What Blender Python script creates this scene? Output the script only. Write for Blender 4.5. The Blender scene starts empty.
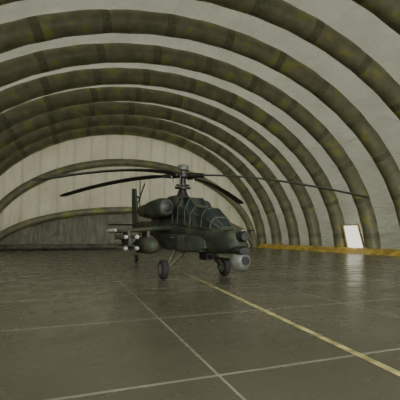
import bpy, bmesh, math, random
from mathutils import Vector, Matrix, noise
random.seed(4)
S=bpy.context.scene
AX=math.radians(20)
VC,HA,HB=7.0,19.0,15.4
U0,U1=-9.0,45.0
# ---------------- materials
def newmat(n):
    m=bpy.data.materials.new(n); m.use_nodes=True
    nt=m.node_tree; nt.nodes.clear()
    return m,nt,nt.nodes,nt.links
def ramp(N,stops,interp='LINEAR'):
    r=N.new('ShaderNodeValToRGB'); cr=r.color_ramp; cr.interpolation=interp
    while len(cr.elements)<len(stops): cr.elements.new(0.5)
    for e,(p,c) in zip(cr.elements,stops):
        e.position=p; e.color=(*c,1)
    return r
def simple(n,col,rough=0.5,metal=0.0,var=0.25,scale=6.0):
    m,nt,N,L=newmat(n)
    o=N.new('ShaderNodeOutputMaterial'); b=N.new('ShaderNodeBsdfPrincipled')
    tc=N.new('ShaderNodeTexCoord'); nz=N.new('ShaderNodeTexNoise'); nz.inputs['Scale'].default_value=scale
    nz.inputs['Detail'].default_value=5
    L.new(tc.outputs['Object'],nz.inputs['Vector'])
    a=tuple(c*(1-var) for c in col); d=tuple(min(1,c*(1+var)) for c in col)
    r=ramp(N,[(0.35,a),(0.65,d)]); L.new(nz.outputs['Fac'],r.inputs['Fac'])
    L.new(r.outputs['Color'],b.inputs['Base Color'])
    b.inputs['Roughness'].default_value=rough; b.inputs['Metallic'].default_value=metal
    L.new(b.outputs[0],o.inputs['Surface'])
    return m
def fabric(n,c1,c2,trans,scale=0.5,bump=0.5,seam=None,stretch=(1,1,1)):
    m,nt,N,L=newmat(n)
    o=N.new('ShaderNodeOutputMaterial')
    d=N.new('ShaderNodeBsdfDiffuse'); t=N.new('ShaderNodeBsdfTranslucent'); mx=N.new('ShaderNodeMixShader')
    mx.inputs[0].default_value=trans
    tc=N.new('ShaderNodeTexCoord')
    nz=N.new('ShaderNodeTexNoise'); nz.inputs['Scale'].default_value=scale; nz.inputs['Detail'].default_value=3; nz.inputs['Roughness'].default_value=0.5
    L.new(tc.outputs['Object'],nz.inputs['Vector'])
    r=ramp(N,[(0.3,c1),(0.7,c2)]); L.new(nz.outputs['Fac'],r.inputs['Fac'])
    col=r.outputs['Color']
    if seam:
        w=N.new('ShaderNodeTexWave'); w.bands_direction=seam[0]; w.inputs['Scale'].default_value=seam[1]
        w.inputs['Distortion'].default_value=0.4
        L.new(tc.outputs['Object'],w.inputs['Vector'])
        r2=ramp(N,[(0.0,(0.84,0.84,0.84)),(0.12,(1,1,1))]); L.new(w.outputs['Fac'],r2.inputs['Fac'])
        mm=N.new('ShaderNodeMix'); mm.data_type='RGBA'; mm.blend_type='MULTIPLY'; mm.inputs[0].default_value=1
        L.new(col,mm.inputs[6]); L.new(r2.outputs['Color'],mm.inputs[7]); col=mm.outputs[2]
    L.new(col,d.inputs['Color']); L.new(col,t.inputs['Color'])
    mp=N.new('ShaderNodeMapping'); mp.inputs['Scale'].default_value=stretch; L.new(tc.outputs['Object'],mp.inputs[0])
    n2=N.new('ShaderNodeTexNoise'); n2.inputs['Scale'].default_value=1.3; n2.inputs['Detail'].default_value=3
    n2.inputs['Distortion'].default_value=1.6
    L.new(mp.outputs[0],n2.inputs['Vector'])
    bp=N.new('ShaderNodeBump'); bp.inputs['Strength'].default_value=bump; bp.inputs['Distance'].default_value=0.5
    L.new(n2.outputs['Fac'],bp.inputs['Height']); L.new(bp.outputs[0],d.inputs['Normal']); L.new(bp.outputs[0],t.inputs['Normal'])
    gl=N.new('ShaderNodeBsdfGlossy'); gl.inputs['Roughness'].default_value=0.45; L.new(bp.outputs[0],gl.inputs['Normal']); gl.inputs[0].default_value=(0.5,0.5,0.47,1)
    m2=N.new('ShaderNodeMixShader'); m2.inputs[0].default_value=0.10
    L.new(d.outputs[0],mx.inputs[1]); L.new(t.outputs[0],mx.inputs[2])
    L.new(mx.outputs[0],m2.inputs[1]); L.new(gl.outputs[0],m2.inputs[2]); L.new(m2.outputs[0],o.inputs['Surface'])
    return m
M_vault=fabric('vault_fabric',(0.34,0.34,0.265),(0.40,0.40,0.32),0.33,0.5,0.55,None,(1,0.45,1))
M_end=fabric('end_fabric',(0.36,0.345,0.24),(0.44,0.425,0.31),0.40,0.35,0.45,('X',0.16),(1,1,0.3))
M_rag=fabric('flap_fabric',(0.25,0.26,0.20),(0.38,0.39,0.31),0.33,0.9,0.9,None,(1.5,1,0.4))
def ribmat():
    m,nt,N,L=newmat('rib_camo_fabric')
    o=N.new('ShaderNodeOutputMaterial'); b=N.new('ShaderNodeBsdfPrincipled')
    tc=N.new('ShaderNodeTexCoord')
    nz=N.new('ShaderNodeTexNoise'); nz.inputs['Scale'].default_value=0.95; nz.inputs['Detail'].default_value=2.5
    L.new(tc.outputs['Object'],nz.inputs['Vector'])
    r=ramp(N,[(0.0,(0.17,0.175,0.095)),(0.40,(0.20,0.20,0.12)),(0.50,(0.235,0.225,0.145)),(0.60,(0.29,0.30,0.09))],'CONSTANT')
    L.new(nz.outputs['Fac'],r.inputs['Fac']); L.new(r.outputs[0],b.inputs['Base Color'])
    b.inputs['Roughness'].default_value=0.42
    L.new(b.outputs[0],o.inputs['Surface'])
    return m
M_rib=ribmat()
M_strap=simple('rib_strap',(0.15,0.15,0.09),0.6)
M_berm=simple('sandbag_fabric',(0.10,0.105,0.075),0.7,0,0.35,1.5)
M_tan=simple('base_tarp',(0.68,0.48,0.10),0.6,0,0.35,1.5)
M_yel=simple('yellow_line_paint',(0.55,0.50,0.22),0.45,0,0.5,3.0)
M_wl=simple('pale_line_paint',(0.38,0.37,0.27),0.4,0,0.5,3.0)
def floormat():
    m,nt,N,L=newmat('hangar_floor')
    o=N.new('ShaderNodeOutputMaterial'); b=N.new('ShaderNodeBsdfPrincipled')
    tc=N.new('ShaderNodeTexCoord'); sep=N.new('ShaderNodeSeparateXYZ'); L.new(tc.outputs['Object'],sep.inputs[0])
    nz=N.new('ShaderNodeTexNoise'); nz.inputs['Scale'].default_value=0.35; nz.inputs['Detail'].default_value=9; nz.inputs['Roughness'].default_value=0.55
    L.new(tc.outputs['Object'],nz.inputs['Vector'])
    r=ramp(N,[(0.3,(0.105,0.102,0.068)),(0.7,(0.155,0.15,0.105))]); L.new(nz.outputs['Fac'],r.inputs['Fac'])
    col=r.outputs[0]
    def math_(op,a,bb=None):
        n=N.new('ShaderNodeMath'); n.operation=op
        for i,x in enumerate((a,bb)):
            if x is None: continue
            if isinstance(x,(int,float)): n.inputs[i].default_value=x
            else: L.new(x,n.inputs[i])
        return n.outputs[0]
    def line(src,period,off,w):
        x=math_('ADD',src,off+1000*period); x=math_('MODULO',x,period); x=math_('SUBTRACT',x,period/2); x=math_('ABSOLUTE',x)
        return math_('LESS_THAN',x,w)
    def mixc(col,fac,c):
        mm=N.new('ShaderNodeMix'); mm.data_type='RGBA'; L.new(fac,mm.inputs[0]); L.new(col,mm.inputs[6]); mm.inputs[7].default_value=(*c,1)
        return mm.outputs[2]
    joints=math_('MAXIMUM',line(sep.outputs[0],4.5,0.6,0.016),line(sep.outputs[1],3.0,0.6,0.024))
    n2=N.new('ShaderNodeTexNoise'); n2.inputs['Scale'].default_value=1.3; n2.inputs['Detail'].default_value=4
    L.new(tc.outputs['Object'],n2.inputs['Vector'])
    wear=math_('MULTIPLY',n2.outputs['Fac'],1.3)
    col=mixc(col,math_('MULTIPLY',joints,wear),(0.46,0.44,0.33))
    L.new(col,b.inputs['Base Color'])
    rr=N.new('ShaderNodeMapRange'); L.new(n2.outputs['Fac'],rr.inputs[0]); rr.inputs[1].default_value=0.3; rr.inputs[2].default_value=0.7
    rr.inputs[3].default_value=0.2; rr.inputs[4].default_value=0.34
    L.new(rr.outputs[0],b.inputs['Roughness'])
    bp=N.new('ShaderNodeBump'); bp.inputs['Strength'].default_value=0.08; bp.inputs['Distance'].default_value=0.05
    L.new(n2.outputs['Fac'],bp.inputs['Height']); L.new(bp.outputs[0],b.inputs['Normal'])
    L.new(b.outputs[0],o.inputs['Surface'])
    return m
M_floor=floormat()
def camo():
    m,nt,N,L=newmat('helicopter_camo')
    o=N.new('ShaderNodeOutputMaterial'); b=N.new('ShaderNodeBsdfPrincipled')
    tc=N.new('ShaderNodeTexCoord'); nz=N.new('ShaderNodeTexNoise'); nz.inputs['Scale'].default_value=0.9; nz.inputs['Detail'].default_value=2
    L.new(tc.outputs['Object'],nz.inputs['Vector'])
    r=ramp(N,[(0.0,(0.032,0.040,0.028)),(0.47,(0.050,0.066,0.040)),(0.56,(0.080,0.080,0.050))],'CONSTANT')
    L.new(nz.outputs['Fac'],r.inputs['Fac']); L.new(r.outputs[0],b.inputs['Base Color'])
    b.inputs['Roughness'].default_value=0.65; L.new(b.outputs[0],o.inputs['Surface'])
    return m
M_camo=camo()
M_dark=simple('dark_metal',(0.03,0.03,0.028),0.45,0.3)
M_blade=simple('rotor_blade_paint',(0.035,0.037,0.033),0.5)
M_rub=simple('tyre_rubber',(0.02,0.02,0.02),0.8)
M_white=simple('missile_white',(0.55,0.55,0.5),0.4)
M_ball=simple('sensor_ball_paint',(0.13,0.14,0.12),0.45)
M_glass=simple('canopy_glass',(0.03,0.04,0.04),0.06,0.0)
M_lens=simple('lens_glass',(0.01,0.012,0.02),0.03)
M_alum=simple('wheel_hub_metal',(0.3,0.3,0.28),0.4,0.6)
M_seam=simple('panel_seam',(0.02,0.023,0.018),0.7)

# ---------------- helpers
def mkobj(name,verts,faces,mat,parent=None,smooth=True,rotz=None):
    me=bpy.data.meshes.new(name); me.from_pydata([tuple(v) for v in verts],[],faces); me.update()
    bm=bmesh.new(); bm.from_mesh(me); bmesh.ops.recalc_face_normals(bm,faces=bm.faces); bm.to_mesh(me); bm.free()
    if smooth:
        for p in me.polygons: p.use_smooth=True
    ob=bpy.data.objects.new(name,me); S.collection.objects.link(ob)
    if mat: me.materials.append(mat)
    if parent: ob.parent=parent
    if rotz is not None: ob.rotation_euler=(0,0,rotz)
    return ob
class G:
    def __init__(s): s.v=[]; s.f=[]
    def rings(s,rs,cap=True,closed=True):
        b=len(s.v); n=len(rs[0])
        for r in rs: s.v+= [Vector(p) for p in r]
        for i in range(len(rs)-1):
            for j in range(n if closed else n-1):
                k=(j+1)%n
                s.f.append((b+i*n+j,b+i*n+k,b+(i+1)*n+k,b+(i+1)*n+j))
        if cap and closed:
            s.f.append(tuple(b+j for j in range(n))); s.f.append(tuple(b+(len(rs)-1)*n+j for j in range(n)))
        return s
    def tube(s,pts,rad,n=12,cap=True):
        pts=[Vector(p) for p in pts]
        if not isinstance(rad,(list,tuple)): rad=[rad]*len(pts)
        rs=[]; prev=None
        for i,p in enumerate(pts):
            d=(pts[min(i+1,len(pts)-1)]-pts[max(i-1,0)])
            if d.length<1e-6: d=Vector((1,0,0))
            d.normalize()
            if prev is None:
                a=Vector((0,0,1)) if abs(d.z)<0.9 else Vector((1,0,0))
            else: a=prev
            x=(a-d*a.dot(d)).normalized(); y=d.cross(x); prev=x
            rs.append([p+x*math.cos(t)*rad[i]+y*math.sin(t)*rad[i] for t in [2*math.pi*k/n for k in range(n)]])
        return s.rings(rs,cap)
    def box(s,c,d,M=None):
        c=Vector(c); b=len(s.v)
        for x in(-1,1):
            for y in(-1,1):
                for z in(-1,1):
                    p=Vector((x*d[0]/2,y*d[1]/2,z*d[2]/2))
                    if M: p=M@p
                    s.v.append(c+p)
        s.f+=[tuple(b+i for i in q) for q in((0,1,3,2),(4,6,7,5),(0,4,5,1),(2,3,7,6),(0,2,6,4),(1,5,7,3))]
        return s
    def revolve_x(s,prof,c,n=20,cap=True):
        c=Vector(c)
        return s.rings([[c+Vector((x,math.cos(2*math.pi*k/n)*r,math.sin(2*math.pi*k/n)*r)) for k in range(n)] for x,r in prof],cap)
    def ball(s,c,r,n=20,m=12,sq=1.0):
        c=Vector(c)
        return s.rings([[c+Vector((r*math.sin(a)*math.cos(2*math.pi*k/n),r*math.sin(a)*math.sin(2*math.pi*k/n),sq*r*math.cos(a))) for k in range(n)] for a in [max(0.02,min(math.pi-0.02,math.pi*i/m)) for i in range(m+1)]])
    def loft(s,secs,n=24,e=2.6,cap=True):
        rs=[]
        for sec in secs:
            x,yc,zc,w,h=sec[:5]
            r=[]
            for k in range(n):
                t=2*math.pi*k/n; c_,s_=math.cos(t),math.sin(t)
                r.append((x,yc+w*math.copysign(abs(c_)**(2/e),c_),zc+h*math.copysign(abs(s_)**(2/e),s_)))
            rs.append(r)
        return s.rings(rs,cap)
    def make(s,name,mat,parent=None,smooth=True,bevel=0,rotz=None):
        ob=mkobj(name,s.v,s.f,mat,parent,smooth,rotz)
        if bevel:
            md=ob.modifiers.new('bev','BEVEL'); md.width=bevel; md.segments=2; md.limit_method='ANGLE'
        elif smooth:
            try: ob.data.set_sharp_from_angle(angle=math.radians(42))
            except Exception: pass
        return ob

# ---------------- hangar (local x=v across, y=u along axis)
def arch(th,off=0):
    return VC+(HA+off)*math.cos(th),(HB+off)*math.sin(th)
pitch=4.0
ribs=[U1-pitch*i for i in range(0,14)]
def vault(name,t0,t1):
    nu=170; nt_=max(8,int((t1-t0)/math.pi*150)); vs=[];fs=[]
    for i in range(nu+1):
        u=U0+(U1+2.4-U0)*i/nu
        fr=((U1-u)/pitch)%1.0
        for j in range(nt_+1):
            th=t0+(t1-t0)*j/nt_
            b=0.80+0.30*math.sin(math.pi*fr)
            b+=0.14*noise.noise(Vector((u*0.35,th*12,0)))+0.06*noise.noise(Vector((u*0.8,th*34,3)))
            v,h=arch(th,b)
            vs.append((v,u,max(0,h)))
    for i in range(nu):
        for j in range(nt_):
            a=i*(nt_+1)+j; fs.append((a,a+1,a+nt_+2,a+nt_+1))
    return mkobj(name,vs,fs,M_vault,None,True,AX)
vault('wall_right',0,math.radians(30)); vault('ceiling',math.radians(30),math.radians(150)); vault('wall_left',math.radians(150),math.pi)
for u in ribs:
    g=G(); pts=[];rr=[]
    n=100
    for i in range(n+1):
        th=math.pi*i/n; v,h=arch(th,-0.05)
        pts.append((v,u,h)); rr.append(0.66+0.04*abs(math.sin(th*22))-0.01)
    g.tube(pts,rr,18)
    ob=g.make('inflatable_rib',M_rib,None,True,0,AX)
    ob.data.materials.append(M_strap)
    nseg=18
    for p in ob.data.polygons:
        ring=p.index//nseg
        if ring%7==3 and p.index<n*nseg: p.material_index=1
# end wall
vs=[];fs=[]; nc=220; nr=26
for i in range(nc+1):
    v=VC-HA-1.0+(2*HA+2.0)*i/nc
    H=(HB+1.3)*math.sqrt(max(0,1-((v-VC)/(HA+1.1))**2))
    for j in range(nr+1):
        h=H*j/nr
        u=U1+0.9+0.12*abs(math.sin(v*math.pi/1.9))+0.16*noise.noise(Vector((v*0.9,h*0.25,1)))+0.9*math.sin(math.pi*j/nr)
        vs.append((v,u,h))
for i in range(nc):
    for j in range(nr):
        a=i*(nr+1)+j; fs.append((a,a+1,a+nr+2,a+nr+1))
mkobj('wall_back',vs,fs,M_end,None,True,AX)
def endarch(vc,a,b,h0,rad,uoff,t0=0,t1=math.pi):
    g=G(); pts=[]
    for i in range(61):
        th=t0+(t1-t0)*i/60
        pts.append((vc+a*math.cos(th),U1+uoff,h0+b*math.sin(th)))
    g.tube(pts,rad,14); return g.make('door_arch_tube',M_rib,None,True,0,AX)
endarch(7.5,17.0,11.0,0,0.5,-0.2)
endarch(8.0,16.4,4.9,0,0.42,-0.25)
vs=[];fs=[]; nc=260; nr=14
for i in range(nc+1):
    v=-8.0+31.5*i/nc
    H=4.9*math.sqrt(max(0.0,1-((v-8)/16.6)**2))
    for j in range(nr+1):
        h=H*j/nr
        u=U1+0.42+0.13*math.sin(v*2.6+0.8*math.sin(h*0.9))+0.2*noise.noise(Vector((v*1.5,h*0.6,7)))
        vs.append((v,u,h))
for i in range(nc):
    for j in range(nr):
        a=i*(nr+1)+j; fs.append((a,a+1,a+nr+2,a+nr+1))
mkobj('tarpaulin_curtain',vs,fs,M_rag,None,True,AX)
# dark ballast roll along the foot of the end wall
g=G(); pts=[];rr=[]
for i in range(121):
    v=-7.5+30.5*i/120
    pts.append((v,U1-1.15+0.1*noise.noise(Vector((v,0,2))),0.34)); rr.append(0.36+0.1*noise.noise(Vector((v*1.1,3,2)))-0.06*abs(math.sin(v*1.3)))
g.tube(pts,rr,14); g.make('trim_3',M_berm,None,True,0,AX)
mkobj('floor',[(-60,-60,0),(70,-60,0),(70,80,0),(-60,80,0)],[(0,1,2,3)],M_floor,None,False,AX)
def gline(name,a,b,w,mat,z=0.004):
    a=Vector((a[0],a[1],z)); b=Vector((b[0],b[1],z)); d=(b-a).normalized(); p=Vector((-d.y,d.x,0))*w/2
    n=40; vs=[];fs=[]
    for i in range(n+1):
        c=a+(b-a)*i/n; vs+=[c+p,c-p]
    for i in range(n): fs.append((2*i,2*i+1,2*i+3,2*i+2))
    return mkobj(name,vs,fs,mat,None,False)
gline('floor_guide_line',(2.5,3.6),(-2.6,22.7),0.12,M_yel)
gline('floor_marking',(-8.0,9.2),(12.0,14.4),0.06,M_wl)
def skirt(name,vb,side,ua,ub):
    vs=[];fs=[];n=180
    for i in range(n+1):
        u=ua+(ub-ua)*i/n
        a=noise.noise(Vector((u*1.3,0,5))); b=noise.noise(Vector((u*2.2,4,5)))
        w=0.9+0.4*a
        prof=[(0,0.5+0.15*b),(0.3,0.4+0.1*a),(0.6*w,0.16+0.05*b),(1.0*w,0.02),(1.05*w,0.0)]
        for (dx,z) in prof: vs.append((vb-side*dx,u,z))
    for i in range(n):
        for j in range(4):
            a=i*5+j; fs.append((a,a+1,a+6,a+5))
    return mkobj(name,vs,fs,M_tan,None,True,AX)
skirt('trim_1',25.3,1,0,44.0)
skirt('trim_2',-11.3,-1,0,44.0)
uc=27.0
g=G()
g.v=[Vector((25.95,uc-1.1,0)),Vector((25.95,uc+1.0,0)),Vector((25.3,uc+0.8,2.6)),Vector((25.3,uc-1.0,2.6))]; g.f=[(0,1,2,3)]
M_daylight_glow,nt,N,L=newmat('window_daylight_glow')
o=N.new('ShaderNodeOutputMaterial'); e=N.new('ShaderNodeEmission'); e.inputs[0].default_value=(1,0.97,0.78,1); e.inputs[1].default_value=1.5  # no lamp: emission stands in for daylight through the wall opening
L.new(e.outputs[0],o.inputs[0])
g.make('window_1',M_daylight_glow,None,False,0,AX)
g=G()
g.tube([(25.95,uc-1.15,0),(25.28,uc-1.05,2.65),(25.28,uc+0.85,2.65),(25.95,uc+1.05,0)],0.09,8)
g.make('window_frame',M_tan,None,True,0,AX)

# ---------------- helicopter
H=bpy.data.objects.new('attack_helicopter',None); S.collection.objects.link(H)
H.location=(-0.76,15,0); H.rotation_euler=(0,0,math.atan2(-0.905,0.425))
FS=[(4.72,0,1.46,0.12,0.12),(4.64,0,1.45,0.26,0.25),(4.35,0,1.45,0.38,0.36),(3.8,0,1.47,0.46,0.45),(3.2,0,1.50,0.51,0.50),(2.2,0,1.55,0.55,0.58),
 (1.0,0,1.62,0.58,0.66),(0,0,1.72,0.60,0.76),(-1.2,0,1.78,0.60,0.76),(-2.2,0,1.85,0.52,0.66),(-3.0,0,1.93,0.40,0.50),(-4.2,0,2.02,0.32,0.38),(-5.6,0,2.14,0.25,0.30),(-7.2,0,2.25,0.18,0.25),(-8.1,0,2.32,0.10,0.22)]
G().loft(FS,28).make('fuselage',M_camo,H)
g=G()
for i in (3,4,5,6,7,8,10,11,12):
    x,yc,zc,w_,h_=FS[i]
    g.loft([(x+0.012,yc,zc,w_+0.004,h_+0.004),(x-0.012,yc,zc,w_+0.004,h_+0.004)],28,2.6,False)
g.make('panel_seams',M_seam,H)
for sgn,nm in((-1,'right'),(1,'left')):
    G().loft([(3.3,sgn*0.5,1.32,0.06,0.12),(3.05,sgn*0.56,1.32,0.18,0.26),(2.4,sgn*0.62,1.33,0.24,0.31),(0.6,sgn*0.66,1.36,0.25,0.32),(-0.6,sgn*0.6,1.4,0.2,0.28),(-1.2,sgn*0.5,1.45,0.08,0.15)],20,4).make('avionics_bay_'+nm,M_camo,H)
    g=G()
    for x in (2.3,1.7,1.1,0.6): g.box((x,sgn*0.885,1.35),(0.02,0.03,0.46))
    g.make('bay_door_seams_'+nm,M_seam,H,False)
    G().loft([(0.45,sgn*0.88,2.78,0.27,0.27),(0.38,sgn*0.88,2.78,0.33,0.34),(0.1,sgn*0.9,2.78,0.38,0.4),(-1.2,sgn*0.92,2.76,0.38,0.4),(-1.9,sgn*0.95,2.75,0.32,0.33),(-2.5,sgn*1.02,2.8,0.26,0.27)],22,2.5).make('engine_nacelle_'+nm,M_camo,H)
    G().revolve_x([(0.5,0.10),(0.47,0.2),(0.455,0.25)],(0,sgn*0.88,2.78)).make('intake_'+nm,M_dark,H)
    G().revolve_x([(-2.5,0.22),(-2.75,0.24),(-2.76,0.2)],(0,sgn*1.03,2.81)).make('exhaust_'+nm,M_dark,H)
    g=G(); rs=[]
    for yy,xc,zc,ch,th in((0.45,-0.35,1.95,1.35,0.26),(1.4,-0.4,1.88,1.15,0.2),(2.7,-0.45,1.78,0.9,0.13),(2.78,-0.45,1.775,0.7,0.06)):
        rs.append([(xc+ch/2*math.cos(t),sgn*yy,zc+th/2*math.sin(t)*(1+0.4*math.cos(t))) for t in [2*math.pi*k/18 for k in range(18)]])
    g.rings(rs).make('stub_wing_'+nm,M_camo,H)
    g=G()
    for yy,zt in((1.5,1.83),(2.3,1.76)):
        g.box((-0.35,sgn*yy,zt-0.14),(0.85,0.12,0.34))
    g.make('pylons_'+nm,M_camo,H,False,0.02)
    G().revolve_x([(0.86,0.03),(0.82,0.14),(0.72,0.23),(0.55,0.30),(0.25,0.34),(-1.0,0.34),(-1.5,0.24),(-1.8,0.05)],(0,sgn*1.5,1.22),24).make('drop_tank_'+nm,M_camo,H)
    g=G(); g.box((-0.35,sgn*2.3,1.38),(1.25,0.14,0.28)); g.box((-0.35,sgn*2.3,1.52),(1.1,0.44,0.05)); g.box((-0.35,sgn*2.3,1.22),(1.1,0.44,0.05))
    g.make('missile_rack_'+nm,M_dark,H,False,0.01)
    g=G(); gh=G(); gf=G()
    for dy in(-0.22,0.22):
        for dz in(1.58,1.14):
            g.revolve_x([(0.42,0.085),(-1.2,0.085)],(0,sgn*2.3+dy,dz-0.02),14)
            gh.revolve_x([(0.60,0.02),(0.57,0.055),(0.5,0.08),(0.425,0.086)],(0,sgn*2.3+dy,dz-0.02),14)
            for a in range(4):
                M=Matrix.Rotation(math.radians(45+90*a),3,'X')
                gf.box(Vector((-1.0,sgn*2.3+dy,dz-0.02))+M@Vector((0,0,0.13)),(0.25,0.01,0.1),M)
    g.make('missile_bodies_'+nm,M_ball,H); gh.make('missile_seekers_'+nm,M_white,H); gf.make('missile_fins_'+nm,M_dark,H,False)
    g=G(); g.box((-0.4,sgn*2.82,1.80),(1.2,0.07,0.12)); g.make('tip_rail_'+nm,M_dark,H,False,0.01)
    G().revolve_x([(0.5,0.02),(0.45,0.06),(-1.1,0.06)],(0,sgn*2.92,1.82),12).make('tip_missile_'+nm,M_white,H)
    g=G()
    g.tube([(1.75,sgn*0.5,1.15),(1.35,sgn*1.2,0.36)],0.08,12).tube([(0.9,sgn*0.55,1.2),(1.2,sgn*1.1,0.5)],0.05,10)
    g.tube([(1.25,sgn*0.6,1.5),(1.33,sgn*1.16,0.45)],0.065,10).tube([(1.33,sgn*1.05,0.36),(1.33,sgn*1.35,0.36)],0.05,12)
    g.box((1.33,sgn*1.08,0.45),(0.16,0.1,0.26))
    g.make('gear_leg_'+nm,M_camo,H,True,0)
    def wheel(nmw,cx,cy,r,w):
        prof=[(-w/2,r*0.55),(-w/2,r*0.82),(-w*0.42,r*0.93),(-w*0.25,r),(w*0.25,r),(w*0.42,r*0.93),(w/2,r*0.82),(w/2,r*0.55)]
        n=32; gg=G()
        gg.rings([[(cx+math.cos(2*math.pi*k/n)*rr_,cy+yy_,r+math.sin(2*math.pi*k/n)*rr_) for k in range(n)] for yy_,rr_ in prof])
        gg.make('tyre_'+nmw,M_rub,H)
        gg=G()
        prof=[(-w*0.53,r*0.12),(-w*0.53,r*0.3),(-w*0.51,r*0.54),(w*0.51,r*0.54),(w*0.53,r*0.3),(w*0.53,r*0.12)]
        gg.rings([[(cx+math.cos(2*math.pi*k/n)*rr_,cy+yy_,r+math.sin(2*math.pi*k/n)*rr_) for k in range(n)] for yy_,rr_ in prof])
        gg.make('hub_'+nmw,M_alum,H)
    wheel(nm,1.33,sgn*1.30,0.36,0.24)
wheel('tail',-7.4,0,0.22,0.14)
G().tube([(-6.6,0,2.1),(-7.4,0,0.6)],0.05).box((-7.4,0.1,0.4),(0.08,0.03,0.45)).box((-7.4,-0.1,0.4),(0.08,0.03,0.45)).make('tail_gear_strut',M_camo,H,False)
st=[(3.95,0.30,1.80,0.26,1.84,0.16,1.88),(3.45,0.42,1.82,0.38,2.05,0.22,2.22),(2.85,0.47,1.88,0.43,2.28,0.24,2.56),(2.15,0.49,1.95,0.45,2.36,0.26,2.66),
    (1.95,0.50,1.97,0.46,2.42,0.26,2.72),(1.45,0.51,2.02,0.48,2.68,0.27,3.08),(0.75,0.52,2.08,0.49,2.74,0.28,3.16),(0.15,0.52,2.12,0.49,2.74,0.28,3.14)]
rs=[]
for x,wb,zb,ws,zs,wt,zt in st:
    rs.append([(x,-wb,zb),(x,-ws,zs),(x,-wt,zt),(x,wt,zt),(x,ws,zs),(x,wb,zb)])
G().rings(rs).make('canopy_glass',M_glass,H,False)
g=G()
for i,r in enumerate(rs):
    if i in(0,1,2,4,5,6,7): g.tube(r,0.03,6)
for j in range(6): g.tube([r[j] for r in rs],0.028,6)
g.make('canopy_frames',M_camo,H)
G().loft([(0.35,0,2.75,0.42,0.42),(0.0,0,2.85,0.5,0.52),(-0.8,0,2.85,0.52,0.55),(-1.8,0,2.75,0.48,0.5),(-2.8,0,2.55,0.34,0.36),(-4.0,0,2.25,0.16,0.2)],24,3).make('transmission_cowling',M_camo,H)
G().ball((4.65,0,0.84),0.33).make('sensor_ball',M_ball,H)
G().loft([(4.3,0,1.15,0.2,0.12),(4.4,0,1.15,0.26,0.14),(4.82,0,1.15,0.26,0.14),(4.95,0,1.15,0.18,0.1)],20,2.4).make('sensor_mount',M_dark,H)
g=G()
g.revolve_x([(0.28,0.13),(0.345,0.13),(0.345,0.1)],(4.65,0.0,0.87),18); g.make('sensor_bezel',M_dark,H)
g=G(); g.revolve_x([(0.31,0.098),(0.35,0.098)],(4.65,0.0,0.87),18); g.make('sensor_window',M_lens,H)
g=G(); g.revolve_x([(0.0,0.16),(0.45,0.16),(0.52,0.12)],(4.45,0,1.58),18); g.make('night_sensor',M_dark,H)
g=G(); g.box((2.3,0,0.88),(0.6,0.26,0.28)); g.tube([(2.5,0,0.86),(4.0,0,0.84)],0.035,10).tube([(3.85,0,0.842),(4.02,0,0.84)],0.055,10).tube([(2.5,0.0,0.86),(2.9,0,0.855)],0.07,10)
g.tube([(2.3,0,1.1),(2.3,0,0.95)],0.2,14); g.make('chin_gun',M_dark,H,True,0)
def slab(pl,ys,th):
    g=G()
    a=[(x,ys-th/2,z) for x,z in pl]; b=[(x,ys+th/2,z) for x,z in pl]
    return g.rings([a,b])
slab([(-7.0,2.2),(-7.85,4.6),(-8.6,4.7),(-8.5,3.4),(-8.2,2.1)],0,0.14).make('tail_fin',M_camo,H,False,0.03)
g=G(); g.rings([[(-7.9+0.4*math.cos(t),yy,2.3+0.05*math.sin(t)) for t in[2*math.pi*k/12 for k in range(12)]] for yy in(-1.6,1.6)]); g.make('horizontal_stabiliser',M_camo,H)
g=G(); g.tube([(-8.2,0,4.1),(-8.2,0.42,4.1)],0.08,12)
for a in(35,90,215,270):
    d=Vector((math.cos(math.radians(a)),0,math.sin(math.radians(a)))); p=Vector((-d.z,0,d.x))
    c=Vector((-8.2,0.38,4.1))
    g.rings([[c+d*r+p*0.11*math.cos(t)+Vector((0,0.015*math.sin(t),0)) for t in [2*math.pi*k/10 for k in range(10)]] for r in(0.1,1.3)])
g.make('tail_rotor',M_blade,H)
R=bpy.data.objects.new('main_rotor',None); S.collection.objects.link(R); R.parent=H; R.location=(0,0,3.2)
R.rotation_euler=(0,math.radians(4),0)
g=G(); g.tube([(0,0,0),(0,0,0.15),(0,0,0.5),(0,0,1.0),(0,0,1.05)],[0.32,0.24,0.12,0.12,0.12],18)
g.tube([(0,0,0.42),(0,0,0.5)],0.34,20).tube([(0,0,0.55),(0,0,0.6)],0.3,20)
g.tube([(0,0,0.9),(0,0,0.93),(0,0,1.07),(0,0,1.1)],[0.22,0.3,0.3,0.22],20)
g.make('mast_and_swashplate',M_dark,R)
G().tube([(0,0,1.1),(0,0,1.2),(0,0,1.24),(0,0,1.42),(0,0,1.47)],[0.09,0.09,0.24,0.24,0.12],20).make('mast_cap',M_ball,R)
ha=H.rotation_euler[2]
base=math.atan2(-0.45,0.89)-ha
gl=G()
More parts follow.
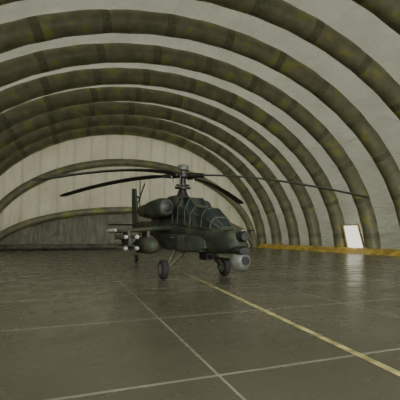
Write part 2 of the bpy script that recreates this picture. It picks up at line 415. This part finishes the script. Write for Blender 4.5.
for k in range(4):
    a=base+k*math.pi/2
    d=Vector((math.cos(a),math.sin(a),0)); p=Vector((-d.y,d.x,0)); up=Vector((0,0,1))
    gr=G(); gr.tube([d*0.15+up*1.0,d*0.5+up*1.0,d*1.0+up*0.99],[0.1,0.12,0.08],12); gr.box(d*0.65+up*1.0,(0.5,0.26,0.1),Matrix.Rotation(a,3,'Z'))
    gr.tube([d*0.7+p*0.1+up*0.97,d*0.9+p*0.22+up*0.93],0.05,8)
    gr.make('blade_grip_%d'%(k+1),M_dark,R)
    gl.tube([d*0.33+p*0.05+up*0.5,d*0.5+p*0.16+up*0.98],0.025,8)
    rs=[]; n=14
    for i in range(25):
        r=0.95+6.3*i/24; z=0.99-0.9*((r-0.9)/6.35)**1.7
        ch=0.16 if i==0 else (0.27 if i<24 else 0.2)
        if i==1: ch=0.22
        tw=math.radians(9-7*i/24)
        ring=[]
        for q in range(n):
            t=2*math.pi*q/n; cx=ch*math.cos(t); cz=0.035*math.sin(t)*(1+0.5*math.cos(t))
            ring.append(d*r+p*(cx*math.cos(tw)-cz*math.sin(tw))+up*(z+cx*math.sin(tw)+cz*math.cos(tw)))
        rs.append(ring)
    G().rings(rs).make('rotor_blade_%d'%(k+1),M_blade,R)
gl.make('pitch_links',M_alum,R)
g=G()
g.tube([(4.3,0.36,1.75),(4.9,0.38,1.78)],0.015,6).tube([(4.3,-0.36,1.75),(4.9,-0.38,1.78)],0.015,6)
g.box((-0.2,0,3.42),(0.3,0.03,0.2)).box((-3.2,0,2.62),(0.3,0.03,0.25))
g.box((3.0,-0.55,1.1),(0.3,0.25,0.04)).box((1.2,-0.95,1.55),(0.35,0.2,0.04)).box((1.2,0.95,1.55),(0.35,0.2,0.04))
g.make('probes_and_steps',M_dark,H,False)

# ---------------- light
w=bpy.data.worlds.new('World'); S.world=w; w.use_nodes=True
bg=w.node_tree.nodes['Background']; bg.inputs[0].default_value=(1.0,1.0,0.95,1); bg.inputs[1].default_value=2.3
sl=bpy.data.lights.new('Sun','SUN'); sl.energy=2.8; sl.angle=math.radians(50); sl.color=(1,0.98,0.91)
so=bpy.data.objects.new('Sun',sl); S.collection.objects.link(so)
d=Vector((-math.sin(AX)*0.96+0.15,math.cos(AX)*0.96,-0.28)).normalized()
so.rotation_euler=d.to_track_quat('-Z','Y').to_euler(); so.location=(0,-30,20)
# camera
cam=bpy.data.cameras.new('Camera'); co=bpy.data.objects.new('Camera',cam); S.collection.objects.link(co); S.camera=co
cam.lens=31.5; cam.sensor_width=36
co.location=(0,0,1.6); co.rotation_euler=(math.radians(90)+math.atan(36/350),0,0)
